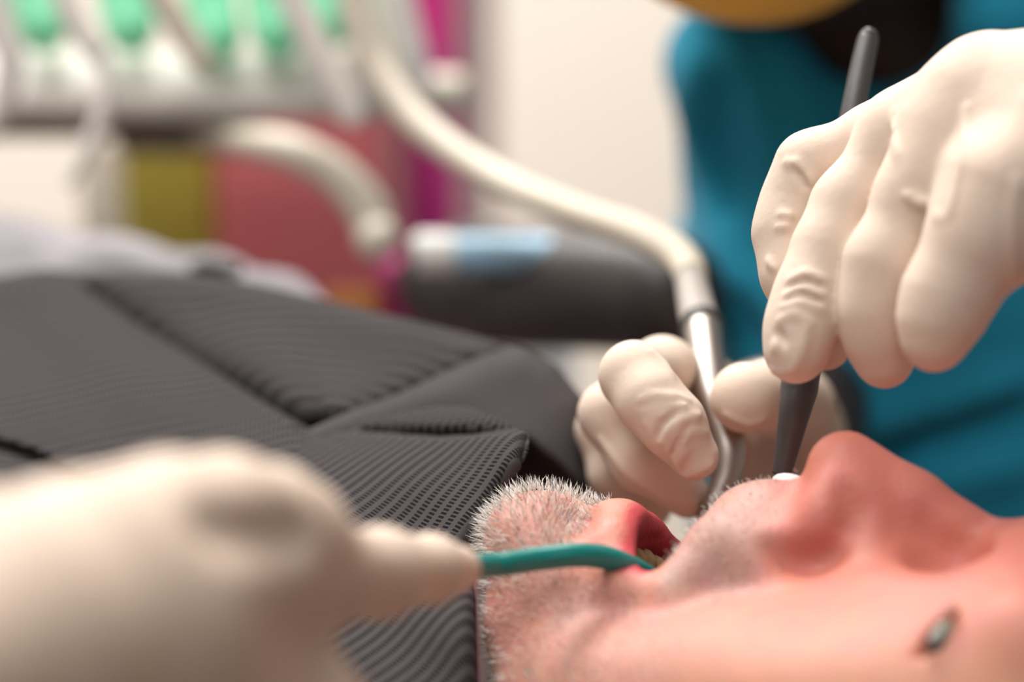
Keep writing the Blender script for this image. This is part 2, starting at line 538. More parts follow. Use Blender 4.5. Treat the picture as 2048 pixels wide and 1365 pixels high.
def hanging(pts, label, m='hose', name='instrument_hose', tip=None):
    e = empty(name, C(*pts[0][:3])); tag(e, label, 'instrument', 'instruments on the delivery unit')
    b = MB().tube([C(*p[:3]) for p in pts], [p[3] * p[2] / FPX for p in pts], 20, 8)
    b.build('hose', M[m], e)
    if tip:
        b = MB().tube([C(*p[:3]) for p in tip], [p[3] * p[2] / FPX for p in tip], 20, 6); b.build('tip', M['white_plastic'], e)
    return e
D1 = 0.89
hanging([(60, -220, D1, 26), (110, -60, D1, 27), (150, 40, D1, 28), (198, 110, D1, 25)], 'white bent syringe hanging leftmost with a curved tip', 'white_plastic', 'syringe',
        [(196, 106, D1, 20), (214, 150, D1, 17), (212, 200, D1, 19), (190, 270, D1, 18), (150, 350, D1, 13), (135, 372, D1, 8)])
hanging([(200, -220, D1, 30), (290, -60, D1, 30), (345, 30, D1, 30), (402, 122, D1, 27), (410, 134, D1, 18)], 'straight cream handpiece resting across the second green holder')
hanging([(490, -220, D1, 32), (560, -60, D1, 32), (615, 60, D1, 32), (680, 180, D1, 31), (708, 238, D1, 26), (714, 250, D1, 14)], 'long grey white handpiece reaching below the unit edge', 'white_plastic')
hanging([(730, -260, D1 + .06, 38), (765, -80, D1 + .06, 40), (790, 20, D1 + .06, 42), (815, 110, D1 + .06, 40), (838, 175, D1 + .06, 26)], 'thick white hose loop rightmost on the unit', 'white_plastic')
hanging([(-60, -200, D1, 30), (-10, 20, D1, 32), (20, 120, D1, 30), (0, 210, D1, 24), (-50, 290, D1, 20)], 'white instrument hose cut by the left picture edge', 'white_plastic')

sa = empty('suction_arm', C(480, 280, .91)); tag(sa, 'thick cream curved tube arching down before the coral cabinet', 'tube')
pts = [(400, 268, .965, 22), (450, 277, .945, 26), (500, 285, .925, 31), (580, 300, .91, 38), (668, 345, .91, 41), (728, 410, .91, 42), (752, 470, .91, 40)]
MB().tube([C(*p[:3]) for p in pts], [p[3] * p[2] / FPX for p in pts], 24, 8).build('tube', M['hose'], sa)
MB().ball(C(754, 478, 0.905), 44 * 0.905 / FPX).build('end_cap', M['hose'], sa)

# ------------------------------------------------------------------ chair
A0 = 0.92
ch = empty('dental_chair', (-0.05, 0.75, 0)); tag(ch, 'black vinyl dental chair with rounded armrest behind the patient', 'chair')
pts = [(862, 566, A0 + .03, 50), (888, 567, A0 + .01, 104), (950, 568, A0, 124), (1050, 575, A0 - .02, 126), (1230, 580, A0 - .05, 126), (1340, 588, A0 - .07, 120), (1392, 594, A0 - .08, 84)]
MB().tube([C(*p[:3]) for p in pts], [p[3] * p[2] / FPX for p in pts], 32, 8).build('armrest', M['black_vinyl'], ch)
MB().box((-0.75, 0.50, 0.62), (0.10, 0.95, 0.715), 0.03).build('backrest', M['black_vinyl'], ch)
MB().box((0.09, 0.46, 0.70), (0.33, 0.74, 0.762), 0.03).build('headrest', M['black_vinyl'], ch)
MB().tube([(-0.35, 0.76, 0.05), (-0.35, 0.76, 0.62)], 0.09, 24, 1).build('column', M['grey_plastic'], ch)
MB().box((-0.75, 0.5, 0.0), (0.05, 0.95, 0.05), 0.02).build('base', M['grey_plastic'], ch)
ap = C(1050, 690, 0.96)
MB().tube([(ap[0], ap[1], 0.66), (ap[0], ap[1], ap[2])], 0.02, 16, 1).build('armrest_support', M['grey_plastic'], ch)

tb = empty('gel_tube', C(1000, 510, .93)); tag(tb, 'pale blue tube with white cap lying on the black armrest', 'tube')
TD = A0 - 0.045
MB().tube([C(832, 505, TD), C(840, 505, TD), C(900, 507, TD), C(915, 507, TD)], [30 * TD / FPX, 42 * TD / FPX, 42 * TD / FPX, 34 * TD / FPX], 24, 3).build('cap', M['white_cap'], tb)
MB().tube([C(905, 507, TD), C(940, 508, TD), C(1100, 510, TD), C(1190, 512, TD), C(1235, 514, TD)], [36 * TD / FPX, 39 * TD / FPX, 38 * TD / FPX, 30 * TD / FPX, 12 * TD / FPX], 24, 4).build('body', M['blue_tube'], tb)

# ------------------------------------------------------------------ dentist
dn = empty('person', C(1900, 900, 1.0) * np.array([1, 1, 0])); tag(dn, 'dentist in teal scrubs and ochre mask working with both gloved hands', 'person')
v = Vol()
v.add([ell(C(1830, 530, .96), (0.088, 0.074, 0.125)), ell(C(1960, 1000, 1.0), (0.112, 0.20, 0.14)),
       ell(C(1930, 700, .985), (0.100, 0.14, 0.13))], 0.05, 0.03)
v.add(chain([(1462, 140, .89, 122), (1520, 330, .90, 128), (1560, 560, .89, 130), (1640, 800, .86, 120)]), 0.02, 0.03)
v.add(chain([(1990, 40, .84, 90), (2080, -120, .92, 130)]), 0.02, 0.02)
v.add(chain([(2080, 100, .90, 170), (2500, 250, .84, 200), (2750, 330, .74, 190)]), 0.03, 0.05)
v.add(chain([(1450, 115, .865, 90), (1535, 160, .87, 88), (1640, 240, .87, 80), (1780, 290, .87, 90)]), 0.01, 0.03)
v.add(chain([(1748, 28, .80, 138), (1748, 28, .88, 138)]) + chain([(1748, 28, .88, 138), (1740, -200, .90, 190)]), 0.005, 0.006, True)
v.begin(0.0032)
for line, r in (([(1480, 120), (1560, 260), (1600, 420)], 22), ([(1400, 130), (1385, 230), (1430, 380)], 20), ([(1600, 260), (1680, 330), (1640, 420)], 20),
                ([(1430, 420), (1470, 520), (1560, 640)], 26), ([(1660, 880), (1850, 830), (2040, 760)], 24), ([(1700, 1000), (1900, 960), (2045, 930)], 30),
                ([(1440, 560), (1480, 640)], 20)):
    v.ridge(line, r, 0.012, 0.5)
for line, r in (([(1460, 610), (1500, 690), (1530, 760)], 26), ([(1520, 120), (1590, 330), (1610, 470)], 16), ([(1650, 930), (1900, 880), (2045, 830)], 20), ([(1450, 180), (1430, 300), (1460, 400)], 14)):
    v.ridge(line, r, 0.012, 0.3, True)
v.ridge([(1602, 62), (1622, 110), (1668, 158), (1748, 184), (1822, 166), (1874, 112)], 11, 0.004, 0.4)
link('scrub_top', v.mesh('scrub_top'), M['scrub'], dn)
# body: neck, head, forearms
v = Vol()
v.add(chain([(1760, 330, .97, 150), (1752, 120, .90, 165), (1720, -120, .88, 175)]), 0.02, 0.02)
v.add([ell(C(1640, -590, .86), (0.080, 0.105, 0.072)), ell(C(1570, -240, .83), (0.038, 0.040, 0.045))], 0.04, 0.03)
v.add(chain([(1640, 800, .86, 110), (1570, 860, .80, 135), (1540, 870, .77, 125)]), 0.01, 0.01)
v.add(chain([(2750, 330, .74, 150), (2330, 320, .575, 170), (2200, 320, .56, 165)]), 0.01, 0.01)
v.begin(0.0036)
link('body', v.mesh('body'), M['dark_skin'], dn)
v = Vol()
v.add([ell(C(1462, -196, .765), (0.042, 0.0355, 0.045)), ell(C(1590, -206, .79), (0.036, 0.034, 0.045))], 0.03, 0.01)
v.begin(0.0018)
for line in ([(1340, -30), (1480, 10), (1640, -10)], [(1350, -70), (1490, -40), (1650, -60)]):
    v.ridge(line, 10, 0.004, 0.4)
link('face_mask', v.mesh('face_mask'), M['mask'], dn)

# left hand of the dentist (upper right of the picture)
v = Vol()
v.add(chain([(1850, 240, .60, 82), (1760, 278, .602, 68), (1624, 336, .606, 66), (1590, 410, .606, 61), (1574, 470, .604, 59), (1584, 550, .600, 54), (1605, 630, .598, 46)]), 0.006, 0.0025)
v.add(chain([(1850, 250, .59, 84), (1795, 270, .590, 72), (1694, 412, .588, 64), (1655, 500, .585, 63), (1622, 590, .582, 65), (1602, 660, .580, 64), (1591, 708, .578, 60)]), 0.006, 0.0012)
v.add(chain([(1900, 280, .575, 100), (1840, 390, .574, 82), (1774, 530, .573, 78), (1752, 620, .573, 68), (1760, 680, .574, 60), (1770, 724, .575, 53)]), 0.006, 0.0012)
v.add(chain([(2010, 380, .555, 120), (1960, 480, .555, 100), (1895, 595, .556, 84), (1874, 650, .556, 66), (1866, 688, .556, 53)]), 0.006, 0.0012)
v.add(chain([(1860, 330, .64, 90), (1740, 430, .642, 66), (1690, 560, .634, 62), (1650, 690, .622, 52)]), 0.003, 0.004)
v.add(chain([(1830, 260, .592, 86), (1960, 215, .575, 120), (2110, 270, .57, 185), (2320, 320, .575, 190), (2420, 325, .59, 200)])
      + chain([(1930, 330, .572, 120), (2060, 350, .565, 180)]) + chain([(2010, 430, .558, 128), (2120, 390, .56, 190)])
      + chain([(1985, 145, .575, 68), (2080, 170, .57, 110)]), 0.008, 0.006)
v.begin(0.00075)
for line, r in (([(1572, 322), (1592, 338), (1612, 366)], 6), ([(1590, 322), (1612, 345), (1622, 362)], 5), ([(1562, 428), (1588, 432), (1604, 444), (1622, 440)], 6),
                ([(1556, 455), (1580, 452), (1612, 458)], 4), ([(1535, 520), (1552, 548), (1560, 570)], 4), ([(1548, 500), (1566, 525)], 4),
                ([(1580, 560), (1612, 548), (1650, 560)], 5), ([(1572, 590), (1600, 574), (1642, 590)], 5), ([(1566, 612), (1596, 600), (1640, 618)], 6), ([(1560, 640), (1590, 628), (1618, 645)], 6),
                ([(1614, 655), (1604, 700), (1588, 738)], 6), ([(1534, 742), (1560, 748), (1588, 738)], 5), ([(1548, 700), (1556, 680), (1570, 668)], 5),
                ([(1716, 226), (1722, 240), (1716, 256)], 5), ([(1790, 222), (1788, 270), (1798, 320)], 6), ([(1935, 215), (1928, 300), (1900, 430)], 5),
                ([(1812, 392), (1850, 410), (1892, 446)], 13), ([(1806, 602), (1785, 595)], 5), ([(2035, 360), (2022, 460), (2026, 560)], 6)):
    v.ridge(line, r * 0.68, 0.0022, 0.45)
for line, r in (([(1582, 336), (1600, 352), (1614, 376)], 5), ([(1545, 662), (1562, 672), (1570, 690)], 9), ([(1570, 576), (1610, 562), (1645, 574)], 4), ([(1568, 602), (1598, 588), (1640, 604)], 4)):
    v.ridge(line, r, 0.0014, 0.15, True)
link('glove', v.mesh('glove'), M['glove'], dn)['label'] = 'cream latex glove pinching the dark handle'

# right hand of the dentist (around the metal handpiece)
v = Vol()
v.add(chain([(1420, 790, .70, 75), (1325, 742, .655, 66), (1268, 752, .622, 66), (1300, 800, .616, 66), (1345, 848, .614, 64), (1388, 912, .616, 50)]), 0.003, 0.003)
v.add(chain([(1400, 850, .72, 70), (1260, 800, .67, 66), (1222, 828, .645, 62), (1280, 920, .640, 62), (1375, 992, .645, 46)]), 0.003, 0.002)
v.add(chain([(1400, 880, .73, 70), (1230, 830, .69, 58), (1205, 860, .672, 50), (1228, 950, .668, 48), (1300, 1015, .668, 44)]), 0.003, 0.002)
v.add(chain([(1600, 880, .715, 85), (1590, 815, .69, 78), (1540, 795, .655, 74), (1492, 796, .635, 72)]), 0.003, 0.003)
v.add(chain([(1600, 870, .715, 80), (1560, 890, .74, 110), (1540, 870, .78, 130), (1560, 870, .82, 130)]) + chain([(1420, 830, .725, 85), (1560, 890, .74, 110)]), 0.01, 0.006)
v.begin(0.00075)
for line, r in (([(1282, 800), (1310, 790), (1350, 792), (1378, 800)], 5), ([(1284, 826), (1312, 802), (1345, 796)], 5), ([(1300, 866), (1312, 838), (1340, 814), (1370, 812)], 6),
                ([(1322, 890), (1336, 862), (1362, 840), (1402, 830)], 6), ([(1334, 906), (1352, 876), (1376, 862), (1420, 868)], 6), ([(1350, 930), (1362, 896), (1372, 870)], 5),
                ([(1360, 950), (1358, 920), (1374, 900)], 6), ([(1370, 955), (1400, 940), (1424, 930)], 5), ([(1290, 850), (1302, 826), (1322, 810)], 5), ([(1300, 700), (1330, 730), (1346, 758)], 6),
                ([(1200, 880), (1250, 940), (1330, 1000)], 8), ([(1360, 1000), (1392, 1010)], 6), ([(1450, 830), (1500, 850), (1530, 838)], 4)):
    v.ridge(line, r * 0.85, 0.0018, 0.40)
for line, r in (([(1310, 880), (1326, 848), (1356, 826)], 4), ([(1342, 915), (1354, 888), (1380, 850)], 4)):
    v.ridge(line, r, 0.0012, 0.1, True)
link('glove', v.mesh('glove'), M['glove'], dn)['label'] = 'cream latex glove wrapped around the handpiece'

# ------------------------------------------------------------------ patient
pa = empty('person', (0.1, 0.62, 0.72)); tag(pa, 'reclining patient with grey stubble and open mouth', 'person')
TH = math.radians(20)
FU = math.cos(TH) * XR - math.sin(TH) * XF
FV = XU.copy()
FW = -math.sin(TH) * XR - math.cos(TH) * XF
O0 = C(1050, 990, .60)
FA = np.array([FU, FV, FW])


def MP(px, py, wmm=0.0):
    """point on the patient's middle plane seen at the pixel, moved sideways by w (mm, towards the camera)"""
    r = C(px, py, 1.0) - CAM
    t = ((O0 - CAM) @ FW) / (r @ FW)
    return CAM + r * t + FW * wmm * 0.001


def fe(px, py, wmm, ru, rv, rw):
    return ('e', MP(px, py, wmm), FA, (ru * .001, rv * .001, rw * .001))


def fc(a, b, ra, rb):
    return ('c', MP(*a), MP(*b), ra * .001, rb * .001)


v = Vol()
S2 = (1, -1)
v.add([fe(2150, 1790, 0, 98, 86, 72), fe(1640, 1560, 0, 76, 51, 56), fe(2000, 1480, 0, 40, 38, 58)], 0.02, 0.02)            # skull, mid face, brow
v.add([fc((1130, 1250, s * 14), (1420, 1660, s * 46), 15, 17) for s in S2] + [fe(1078, 1075, 0, 13.0, 11.6, 20), fe(1180, 1190, 0, 18, 17, 28)], 0.012, 0.015)  # jaw and chin
v.add([fe(1480, 1420, s * 34, 42, 22, 22) for s in S2], 0.01, 0.02)                                                       # cheeks
v.add([fe(1790, 1440, s * 46, 24, 18, 16) for s in S2], 0.01, 0.02)                                                       # cheek bones
v.add([fc((1350, 2000, 0), (700, 2050, 0), 52, 60), fc((900, 2150, 60), (900, 2150, -60), 60, 60)], 0.03, 0.03)                 # neck
# upper lip bulge
for s in S2:
    v.add([fc((1505, 1068, 0), (1478, 1100, s * 13), 10.0, 9.2), fc((1478, 1100, s * 13), (1400, 1175, s * 25), 9.2, 6.5)], 0.004, 0.007)
    v.add([fc((1570, 1070, 0), (1570, 1124, s * 15), 10.2, 9.5)], 0.004, 0.008)
# lower lip
for s in S2:
    v.add([fc((1240, 1070, 0), (1248, 1090, s * 11), 7.4, 7.0), fc((1248, 1090, s * 11), (1308, 1162, s * 24.5), 7.0, 5.5)], 0.004, 0.006)
# mouth cavity
CAV = [fe(1356, 1085, 0, 8.8, 11, 14.5), fe(1346, 1122, 0, 5.6, 9, 22), fe(1362, 1200, 0, 13, 19, 20)]
v.add(CAV, 0.004, 0.002, True)
# nose
v.add([fc((1692, 938, 0), (1834, 1010, 0), 8.4, 6.2), fc((1834, 1010, 0), (1910, 1068, 0), 6.2, 5.8), fc((1910, 1068, 0), (2000, 1150, 0), 5.8, 7)]
      + [fc((1690, 945, 0), (1625, 1050, 0), 7.0, 5.0)], 0.006, 0.006)
v.add([fc((1800, 1030, 0), (1790, 1140, s * 10), 7, 9) for s in S2] + [fc((1900, 1090, 0), (1890, 1180, s * 9), 6.5, 8) for s in S2] + [fc((1730, 1000, 0), (1720, 1100, s * 9), 8, 8) for s in S2], 0.006, 0.006)
v.add([fc((1700, 1000, s * 9), (1618, 1078, s * 12.5), 7.6, 5.6) for s in S2] + [fe(1700, 1050, s * 11, 9, 8, 6) for s in S2], 0.006, 0.006)
v.add([fc((1612, 1075, s * 5), (1660, 1060, s * 6), 3, 2.5) for s in S2], 0.002, 0.005, True)                         # nostrils
# eye sockets and brow
v.add([fe(1962, 1114, s * 16.5, 11, 6, 8) for s in S2], 0.004, 0.014, True)
v.add([fe(1942, 1330, s * 30, 12.8, 12.4, 13) for s in S2], 0.004, 0.005)
v.add([fc((2085, 1165, s * 14), (2110, 1235, s * 42), 9, 8) for s in S2], 0.004, 0.014)
v.add([fe(2200, 1760, s * 76, 32, 20, 8) for s in S2], 0.004, 0.01)                                                         # ears
v.begin(0.0011)
EYE = [v.surf(x_, y_) for x_, y_ in ((1872, 1286), (1850, 1312), (1880, 1272), (1908, 1228))]
v.ridge([(1838, 1318), (1862, 1300), (1886, 1265), (1904, 1225)], 17, 0.002, -0.6, True)                                    # lid slit
v.ridge([(1550, 1096), (1580, 1118), (1625, 1122), (1660, 1106)], 16, 0.007, 0.0, True)
v.ridge([(1690, 975), (1708, 1015), (1700, 1050)], 14, 0.008, 0.1, True)
v.ridge([(1150, 1010), (1165, 1060)], 10, 0.008, 0.0, True)
me = v.mesh('body')
P = v.V


def smoothstep(a, b, x):
    t = np.clip((x - a) / (b - a), 0, 1); return t * t * (3 - 2 * t)


rel = P - O0
pu, pv, pw = (rel @ FU) * 1000, (rel @ FV) * 1000, (rel @ FW) * 1000
near = O0 + (pu[:, None] * FU + pv[:, None] * FV + np.abs(pw)[:, None] * FW) * 0.001
nx, ny, nd = proj(near)
flat = O0 + (pu[:, None] * FU + pv[:, None] * FV) * 0.001
mx, my, _ = proj(flat)
base = np.array(lin(202, 130, 113)[:3]); pink = np.array(lin(232, 146, 132)[:3]); pale = np.array(lin(188, 130, 104)[:3])
red = np.array(lin(190, 70, 78)[:3]); grey = np.array(lin(180, 132, 120)[:3]); dark = np.array(lin(70, 22, 22)[:3]); nose_c = np.array(lin(208, 124, 110)[:3])
col = np.tile(base, (len(P), 1))


def blend(c, m):
    global col
    col = col * (1 - m[:, None]) + np.asarray(c)[None, :] * m[:, None]


blend(pale, smoothstep(1230, 1380, ny) * 0.85)
blend(nose_c, smoothstep(1500, 1620, mx) * smoothstep(1230, 1080, my) * 0.8)
beard = np.maximum(smoothstep(1300, 1180, mx) * smoothstep(1215, 1190, mx), 0)
ul = smoothstep(1375, 1400, mx) * smoothstep(1625, 1510, mx) * smoothstep(1240, 1150, ny) * smoothstep(-200, 0, 1e3 * np.ones(len(P)))
jaw = smoothstep(1480, 1300, mx - (ny - 1150) * 0.25) * smoothstep(1120, 1200, ny)
bm_ = np.clip(np.maximum(beard, np.maximum(jaw, ul)), 0, 1)
blend(grey, bm_ * 0.55)
blend(np.array(lin(176, 142, 134)[:3]), np.clip(ul, 0, 1) * 0.6)
# vermilion of the lips and the flesh inside the mouth: by distance to the mouth opening
def pt_sdf(prims, Q):
    best = np.full(len(Q), 1e9)
    for _, c, A, r in prims:
        e = (Q - c) @ np.asarray(A).T
        k0 = np.sqrt(((e / r) ** 2).sum(1)); k1 = np.sqrt(((e / np.square(r)) ** 2).sum(1)) + 1e-9
        best = np.minimum(best, k0 * (k0 - 1) / k1)
    return best * 1000
cd = pt_sdf(CAV, P)
lower = mx < 1356
lipmask = np.where(lower, smoothstep(6.5, 3.2, cd), smoothstep(2.6, 1.4, cd)) * smoothstep(1230, 1170, my)
blend(red, np.clip(lipmask, 0, 1) * 0.95)
cav = cd < 0.9
blend(np.array(lin(128, 46, 46)[:3]), smoothstep(1.6, 0.4, cd) * smoothstep(1055, 1085, my))
setattr_col(me, 'tone', col)
body = link('body', me, M['skin'], pa)

# stubble: short hairs grown on the chin, jaw and upper lip
nrm = np.zeros((len(P), 3)); me.vertex_normals.foreach_get('vector', nrm_buf := np.zeros(len(P) * 3, dtype=np.float32)); nrm = nrm_buf.reshape(-1, 3).astype(float)
wgt = np.clip(bm_, 0, 1) * (lipmask < 0.3) * (~cav) * (nx > 900) * (nx < 1700) * (pw > -45)
chin = smoothstep(1230, 1190, mx) * smoothstep(1200, 1100, my)
wgt = wgt * (0.5 + 0.8 * chin)
wgt[(cd < 5.0) & lower] = 0
wgt[cd < 2.0] = 0
N = 20000
pick = RNG.choice(len(P), size=N, p=wgt / wgt.sum())
hp = P[pick] + RNG.normal(0, 0.0006, (N, 3)); hn = nrm[pick]
hn = hn + RNG.normal(0, 0.28, (N, 3)) - FU * 0.25 + FV * 0.1
hn /= np.linalg.norm(hn, axis=1)[:, None]
ln = (0.0016 + 0.0019 * chin[pick]) * RNG.uniform(0.55, 1.25, N)
ln[(mx[pick] > 1370)] *= 0.55
rad = RNG.uniform(0.000055, 0.00010, N)
ta = np.cross(hn, RNG.normal(0, 1, (N, 3))); ta /= np.linalg.norm(ta, axis=1)[:, None]; tb_ = np.cross(hn, ta)
bend = RNG.normal(0, 0.25, (N, 1)) * ta + RNG.normal(0, 0.2, (N, 1)) * tb_
V = np.zeros((N, 7, 3))
for k in range(3):
    an = 2 * math.pi * k / 3
    dirk = ta * math.cos(an) + tb_ * math.sin(an)
    V[:, k] = hp - hn * 0.0004 + dirk * rad[:, None]
    V[:, 3 + k] = hp + hn * (ln * 0.55)[:, None] + bend * (ln * 0.15)[:, None] + dirk * (rad * 0.8)[:, None]
V[:, 6] = hp + hn * ln[:, None] + bend * (ln * 0.5)[:, None]
tri = []
for k in range(3):
    k2 = (k + 1) % 3
    tri += [(k, k2, 3 + k2), (k, 3 + k2, 3 + k), (3 + k, 3 + k2, 6)]
tri = np.array(tri)
F = (np.arange(N)[:, None, None] * 7 + tri[None]).reshape(-1, 3)
hm = meshnp('stubble', V.reshape(-1, 3), F)
tone = np.where(RNG.random(N) < 0.87, RNG.uniform(0.70, 0.95, N), RNG.uniform(0.03, 0.12, N))
hc = np.stack([tone, tone * 0.93, tone * 0.86], axis=1)
setattr_col(hm, 'tone', np.repeat(hc, 7, axis=0))
M['hair'] = mat('stubble hair', (0.6, 0.56, 0.52, 1), 0.5)
at = M['hair'].node_tree.nodes.new('ShaderNodeAttribute'); at.attribute_name = 'tone'
M['hair'].node_tree.links.new(at.outputs['Color'], M['hair'].node_tree.nodes['Principled BSDF'].inputs['Base Color'])
st = link('stubble', hm, M['hair'], pa); st['kind'] = 'stuff'; st['label'] = 'short white and dark beard stubble'

# eyes, brows, teeth, tongue
for s in S2:
    mir = (lambda q: q) if s > 0 else (lambda q: q - 2 * ((q - O0) @ FW) * FW)
    front = C(1872, 1286, EYE[0]); inw = MP(1945, 1345, 27) - front; inw /= np.linalg.norm(inw)
    c = mir(front + inw * 0.0131)
    e = MB().ball(c, 0.0115, axes=FA).build('eyeball', M['eye'], pa)
    MB().ball(mir(front + inw * 0.0060), (0.0048, 0.0045, 0.0048), axes=FA).build('iris', M['iris'], e)
    lash = MB()
    LP = [np.array([1852, 1316]), np.array([1884, 1276]), np.array([1912, 1230])]
    for t in np.linspace(0, 1, 20):
        q2 = LP[0] + (LP[1] - LP[0]) * t * 2 if t < 0.5 else LP[1] + (LP[2] - LP[1]) * (t * 2 - 1)
        dd = np.interp(t, (0, .5, 1), EYE[1:])
        r0 = C(q2[0], q2[1], dd + 0.0003)
        lash.tube([mir(r0), mir(r0 - inw * 0.0030 + FU * 0.0008), mir(r0 - inw * 0.0055 - FU * 0.001 + FV * 0.001)], [0.00020, 0.00016, 0.00005], 4, 3, False)
    lash.build('eyelashes', M['brow'], pa)
    n = 260
    q = RNG.random(n)
    mb = MB()
    for t in q:
        root = MP(2050 + 25 * t, 1150 + 60 * t + RNG.uniform(-10, 10), s * (14 + 26 * t)) + FV * 0.004 + FU * RNG.uniform(-.003, .003)
        tip = root + FV * 0.004 + FW * s * 0.005 + RNG.normal(0, 0.001, 3)
        mb.tube([root, tip], [0.00012, 0.00003], 3, 1, False)
    mb.build('eyebrow', M['brow'], pa)
for k in range(-4, 5):
    a = k / 4.0
    c = MP(1262 + 62 * a * a, 1118 + 95 * a * a, 17 * math.sin(a * 1.35)) - FV * 0.001
    MB().ball(c, (0.0045, 0.0042, 0.0028), 14, 10, axes=FA).build('tooth', M['enamel'], pa)
MB().ball(MP(1345, 1250, 0), (0.008, 0.012, 0.015), axes=FA).build('tongue', M['tongue'], pa)
# grey clothing of the patient beyond the drape
v = Vol()
v.add(chain([(-400, 560, .95, 110), (-50, 545, .93, 100), (60, 560, .92, 85), (240, 575, .90, 75), (420, 590, .88, 62), (560, 615, .86, 45), (660, 650, .84, 38)]), 0.02, 0.02)
v.add(chain([(-450, 800, .95, 330), (200, 800, .92, 240), (700, 850, .86, 160)]), 0.03, 0.02)
v.begin(0.003)
for line, r in (([(20, 470), (60, 500), (110, 480)], 14), ([(150, 500), (260, 520), (330, 530)], 12), ([(460, 530), (540, 560), (600, 585)], 12)):
    v.ridge(line, r, 0.004, 0.4)
link('grey_sweater', v.mesh('grey_sweater'), M['grey_cloth'], pa)
MB().tube([C(385, 535, .84), C(430, 533, .835), C(480, 540, .83)], [0.002, 0.0035, 0.002], 12, 5).build('dark_cord', M['dark_ring'], pa)

# ------------------------------------------------------------------ drape
def tps(ctrl):
    K = np.array(ctrl, float); X = K[:, :2] / 500.0; n = len(X)
    U = lambda r2: np.where(r2 > 0, r2 * np.log(r2 + 1e-12), 0)
    r2 = ((X[:, None] - X[None]) ** 2).sum(-1)
    A = np.zeros((n + 3, n + 3)); A[:n, :n] = U(r2) + np.eye(n) * 0.004; A[:n, n] = 1; A[:n, n + 1:] = X; A[n, :n] = 1; A[n + 1:, :n] = X.T
    sol = np.linalg.solve(A, np.concatenate([K[:, 2], np.zeros(3)]))
    def f(x, y):
        Q = np.stack([x, y], -1) / 500.0
        r2 = ((Q[:, None] - X[None]) ** 2).sum(-1)
        return U(r2) @ sol[:n] + sol[n] + Q @ sol[n + 1:]
    return f


def line_sd(x, y, line):
    """signed distance (positive: left of travel direction in screen up) and arc fraction to a polyline"""
    best = np.full(len(x), 1e9); sg = np.zeros(len(x)); par = np.zeros(len(x))
    L = np.array(line, float); seg = np.linalg.norm(np.diff(L, axis=0), axis=1); tot = seg.sum(); acc = 0
    for i in range(len(L) - 1):
        a, b = L[i], L[i + 1]; ab = b - a
        t = np.clip(((x - a[0]) * ab[0] + (y - a[1]) * ab[1]) / (ab @ ab), 0, 1)
        dx, dy = x - a[0] - t * ab[0], y - a[1] - t * ab[1]
        d = np.hypot(dx, dy); cr = ab[0] * dy - ab[1] * dx
        m = d < best
        best = np.where(m, d, best); sg = np.where(m, -np.sign(cr), sg); par = np.where(m, (acc + t * seg[i]) / tot, par)
        acc += seg[i]
    return best * sg, par


def inside(x, y, poly):
    r = np.zeros(len(x), bool); n = len(poly)
    for i in range(n):
        x0, y0 = poly[i]; x1, y1 = poly[(i + 1) % n]
        if y0 == y1: continue
        c = ((y0 > y) != (y1 > y)) & (x < (x1 - x0) * (y - y0) / (y1 - y0) + x0)
        r ^= c
    return r


def snap(x, y, poly):
    bx, by, bd = x.copy(), y.copy(), np.full(len(x), 1e9)
    for i in range(len(poly)):
        a, b = np.array(poly[i], float), np.array(poly[(i + 1) % len(poly)], float); ab = b - a
        t = np.clip(((x - a[0]) * ab[0] + (y - a[1]) * ab[1]) / (ab @ ab), 0, 1)
        qx, qy = a[0] + t * ab[0], a[1] + t * ab[1]; d = np.hypot(x - qx, y - qy)
        m = d < bd; bx = np.where(m, qx, bx); by = np.where(m, qy, by); bd = np.where(m, d, bd)
    return bx, by


CR1 = [(100, 540), (160, 575), (250, 640), (420, 745), (560, 832), (622, 866)]
CR2 = [(622, 866), (800, 790), (1012, 690)]
CR3 = [(600, 868), (680, 868), (740, 870), (880, 879), (960, 874), (1056, 860)]
CR4 = [(-160, 860), (0, 884), (70, 905), (145, 945), (240, 1000)]
CR5 = [(622, 868), (585, 905), (520, 960), (430, 1060)]
polyA = [(-160, 590), (0, 553), (60, 543), (95, 540), (180, 548), (330, 546), (450, 556), (600, 590), (800, 638), (960, 676), (1012, 690), (800, 790), (730, 821), (735, 842),
         (790, 832), (840, 820), (900, 814), (945, 818), (1000, 842), (1035, 860), (1058, 872), (1054, 900), (1040, 935), (985, 1010), (932, 1095), (948, 1200), (958, 1460), (-160, 1460)]
polyB = [(590, 870), (625, 858), (798, 782), (1010, 686), (1055, 700), (1110, 730), (1165, 798), (1185, 900), (1200, 1010), (1200, 1060), (900, 1120), (600, 920)]
ctrlA = [(-150, 590, .80), (0, 552, .785), (95, 541, .775), (330, 548, .765), (450, 556, .755), (600, 592, .735), (800, 640, .71), (1010, 690, .685),
         (110, 560, .772), (250, 640, .737), (420, 745, .70), (620, 866, .654), (800, 790, .672), (700, 720, .70), (400, 620, .745), (880, 730, .688),
         (0, 700, .735), (0, 880, .678), (140, 940, .66), (-150, 900, .67), (250, 800, .688), (430, 900, .657),
         (830, 878, .637), (1052, 872, .616), (1040, 930, .607), (985, 1010, .60), (930, 1095, .592), (560, 940, .638), (700, 1000, .617), (860, 1060, .603), (900, 820, .652),
         (500, 1100, .605), (700, 1200, .585), (945, 1200, .572), (950, 1450, .545), (700, 1450, .545), (300, 1450, .555), (-150, 1450, .56), (-150, 1100, .62), (140, 1050, .635)]
ctrlB = [(1010, 690, .690), (620, 866, .664), (930, 815, .676), (800, 795, .679), (1110, 735, .688), (1165, 800, .683), (1195, 980, .672), (1050, 900, .668), (1050, 1000, .660), (940, 1090, .648), (700, 930, .665)]


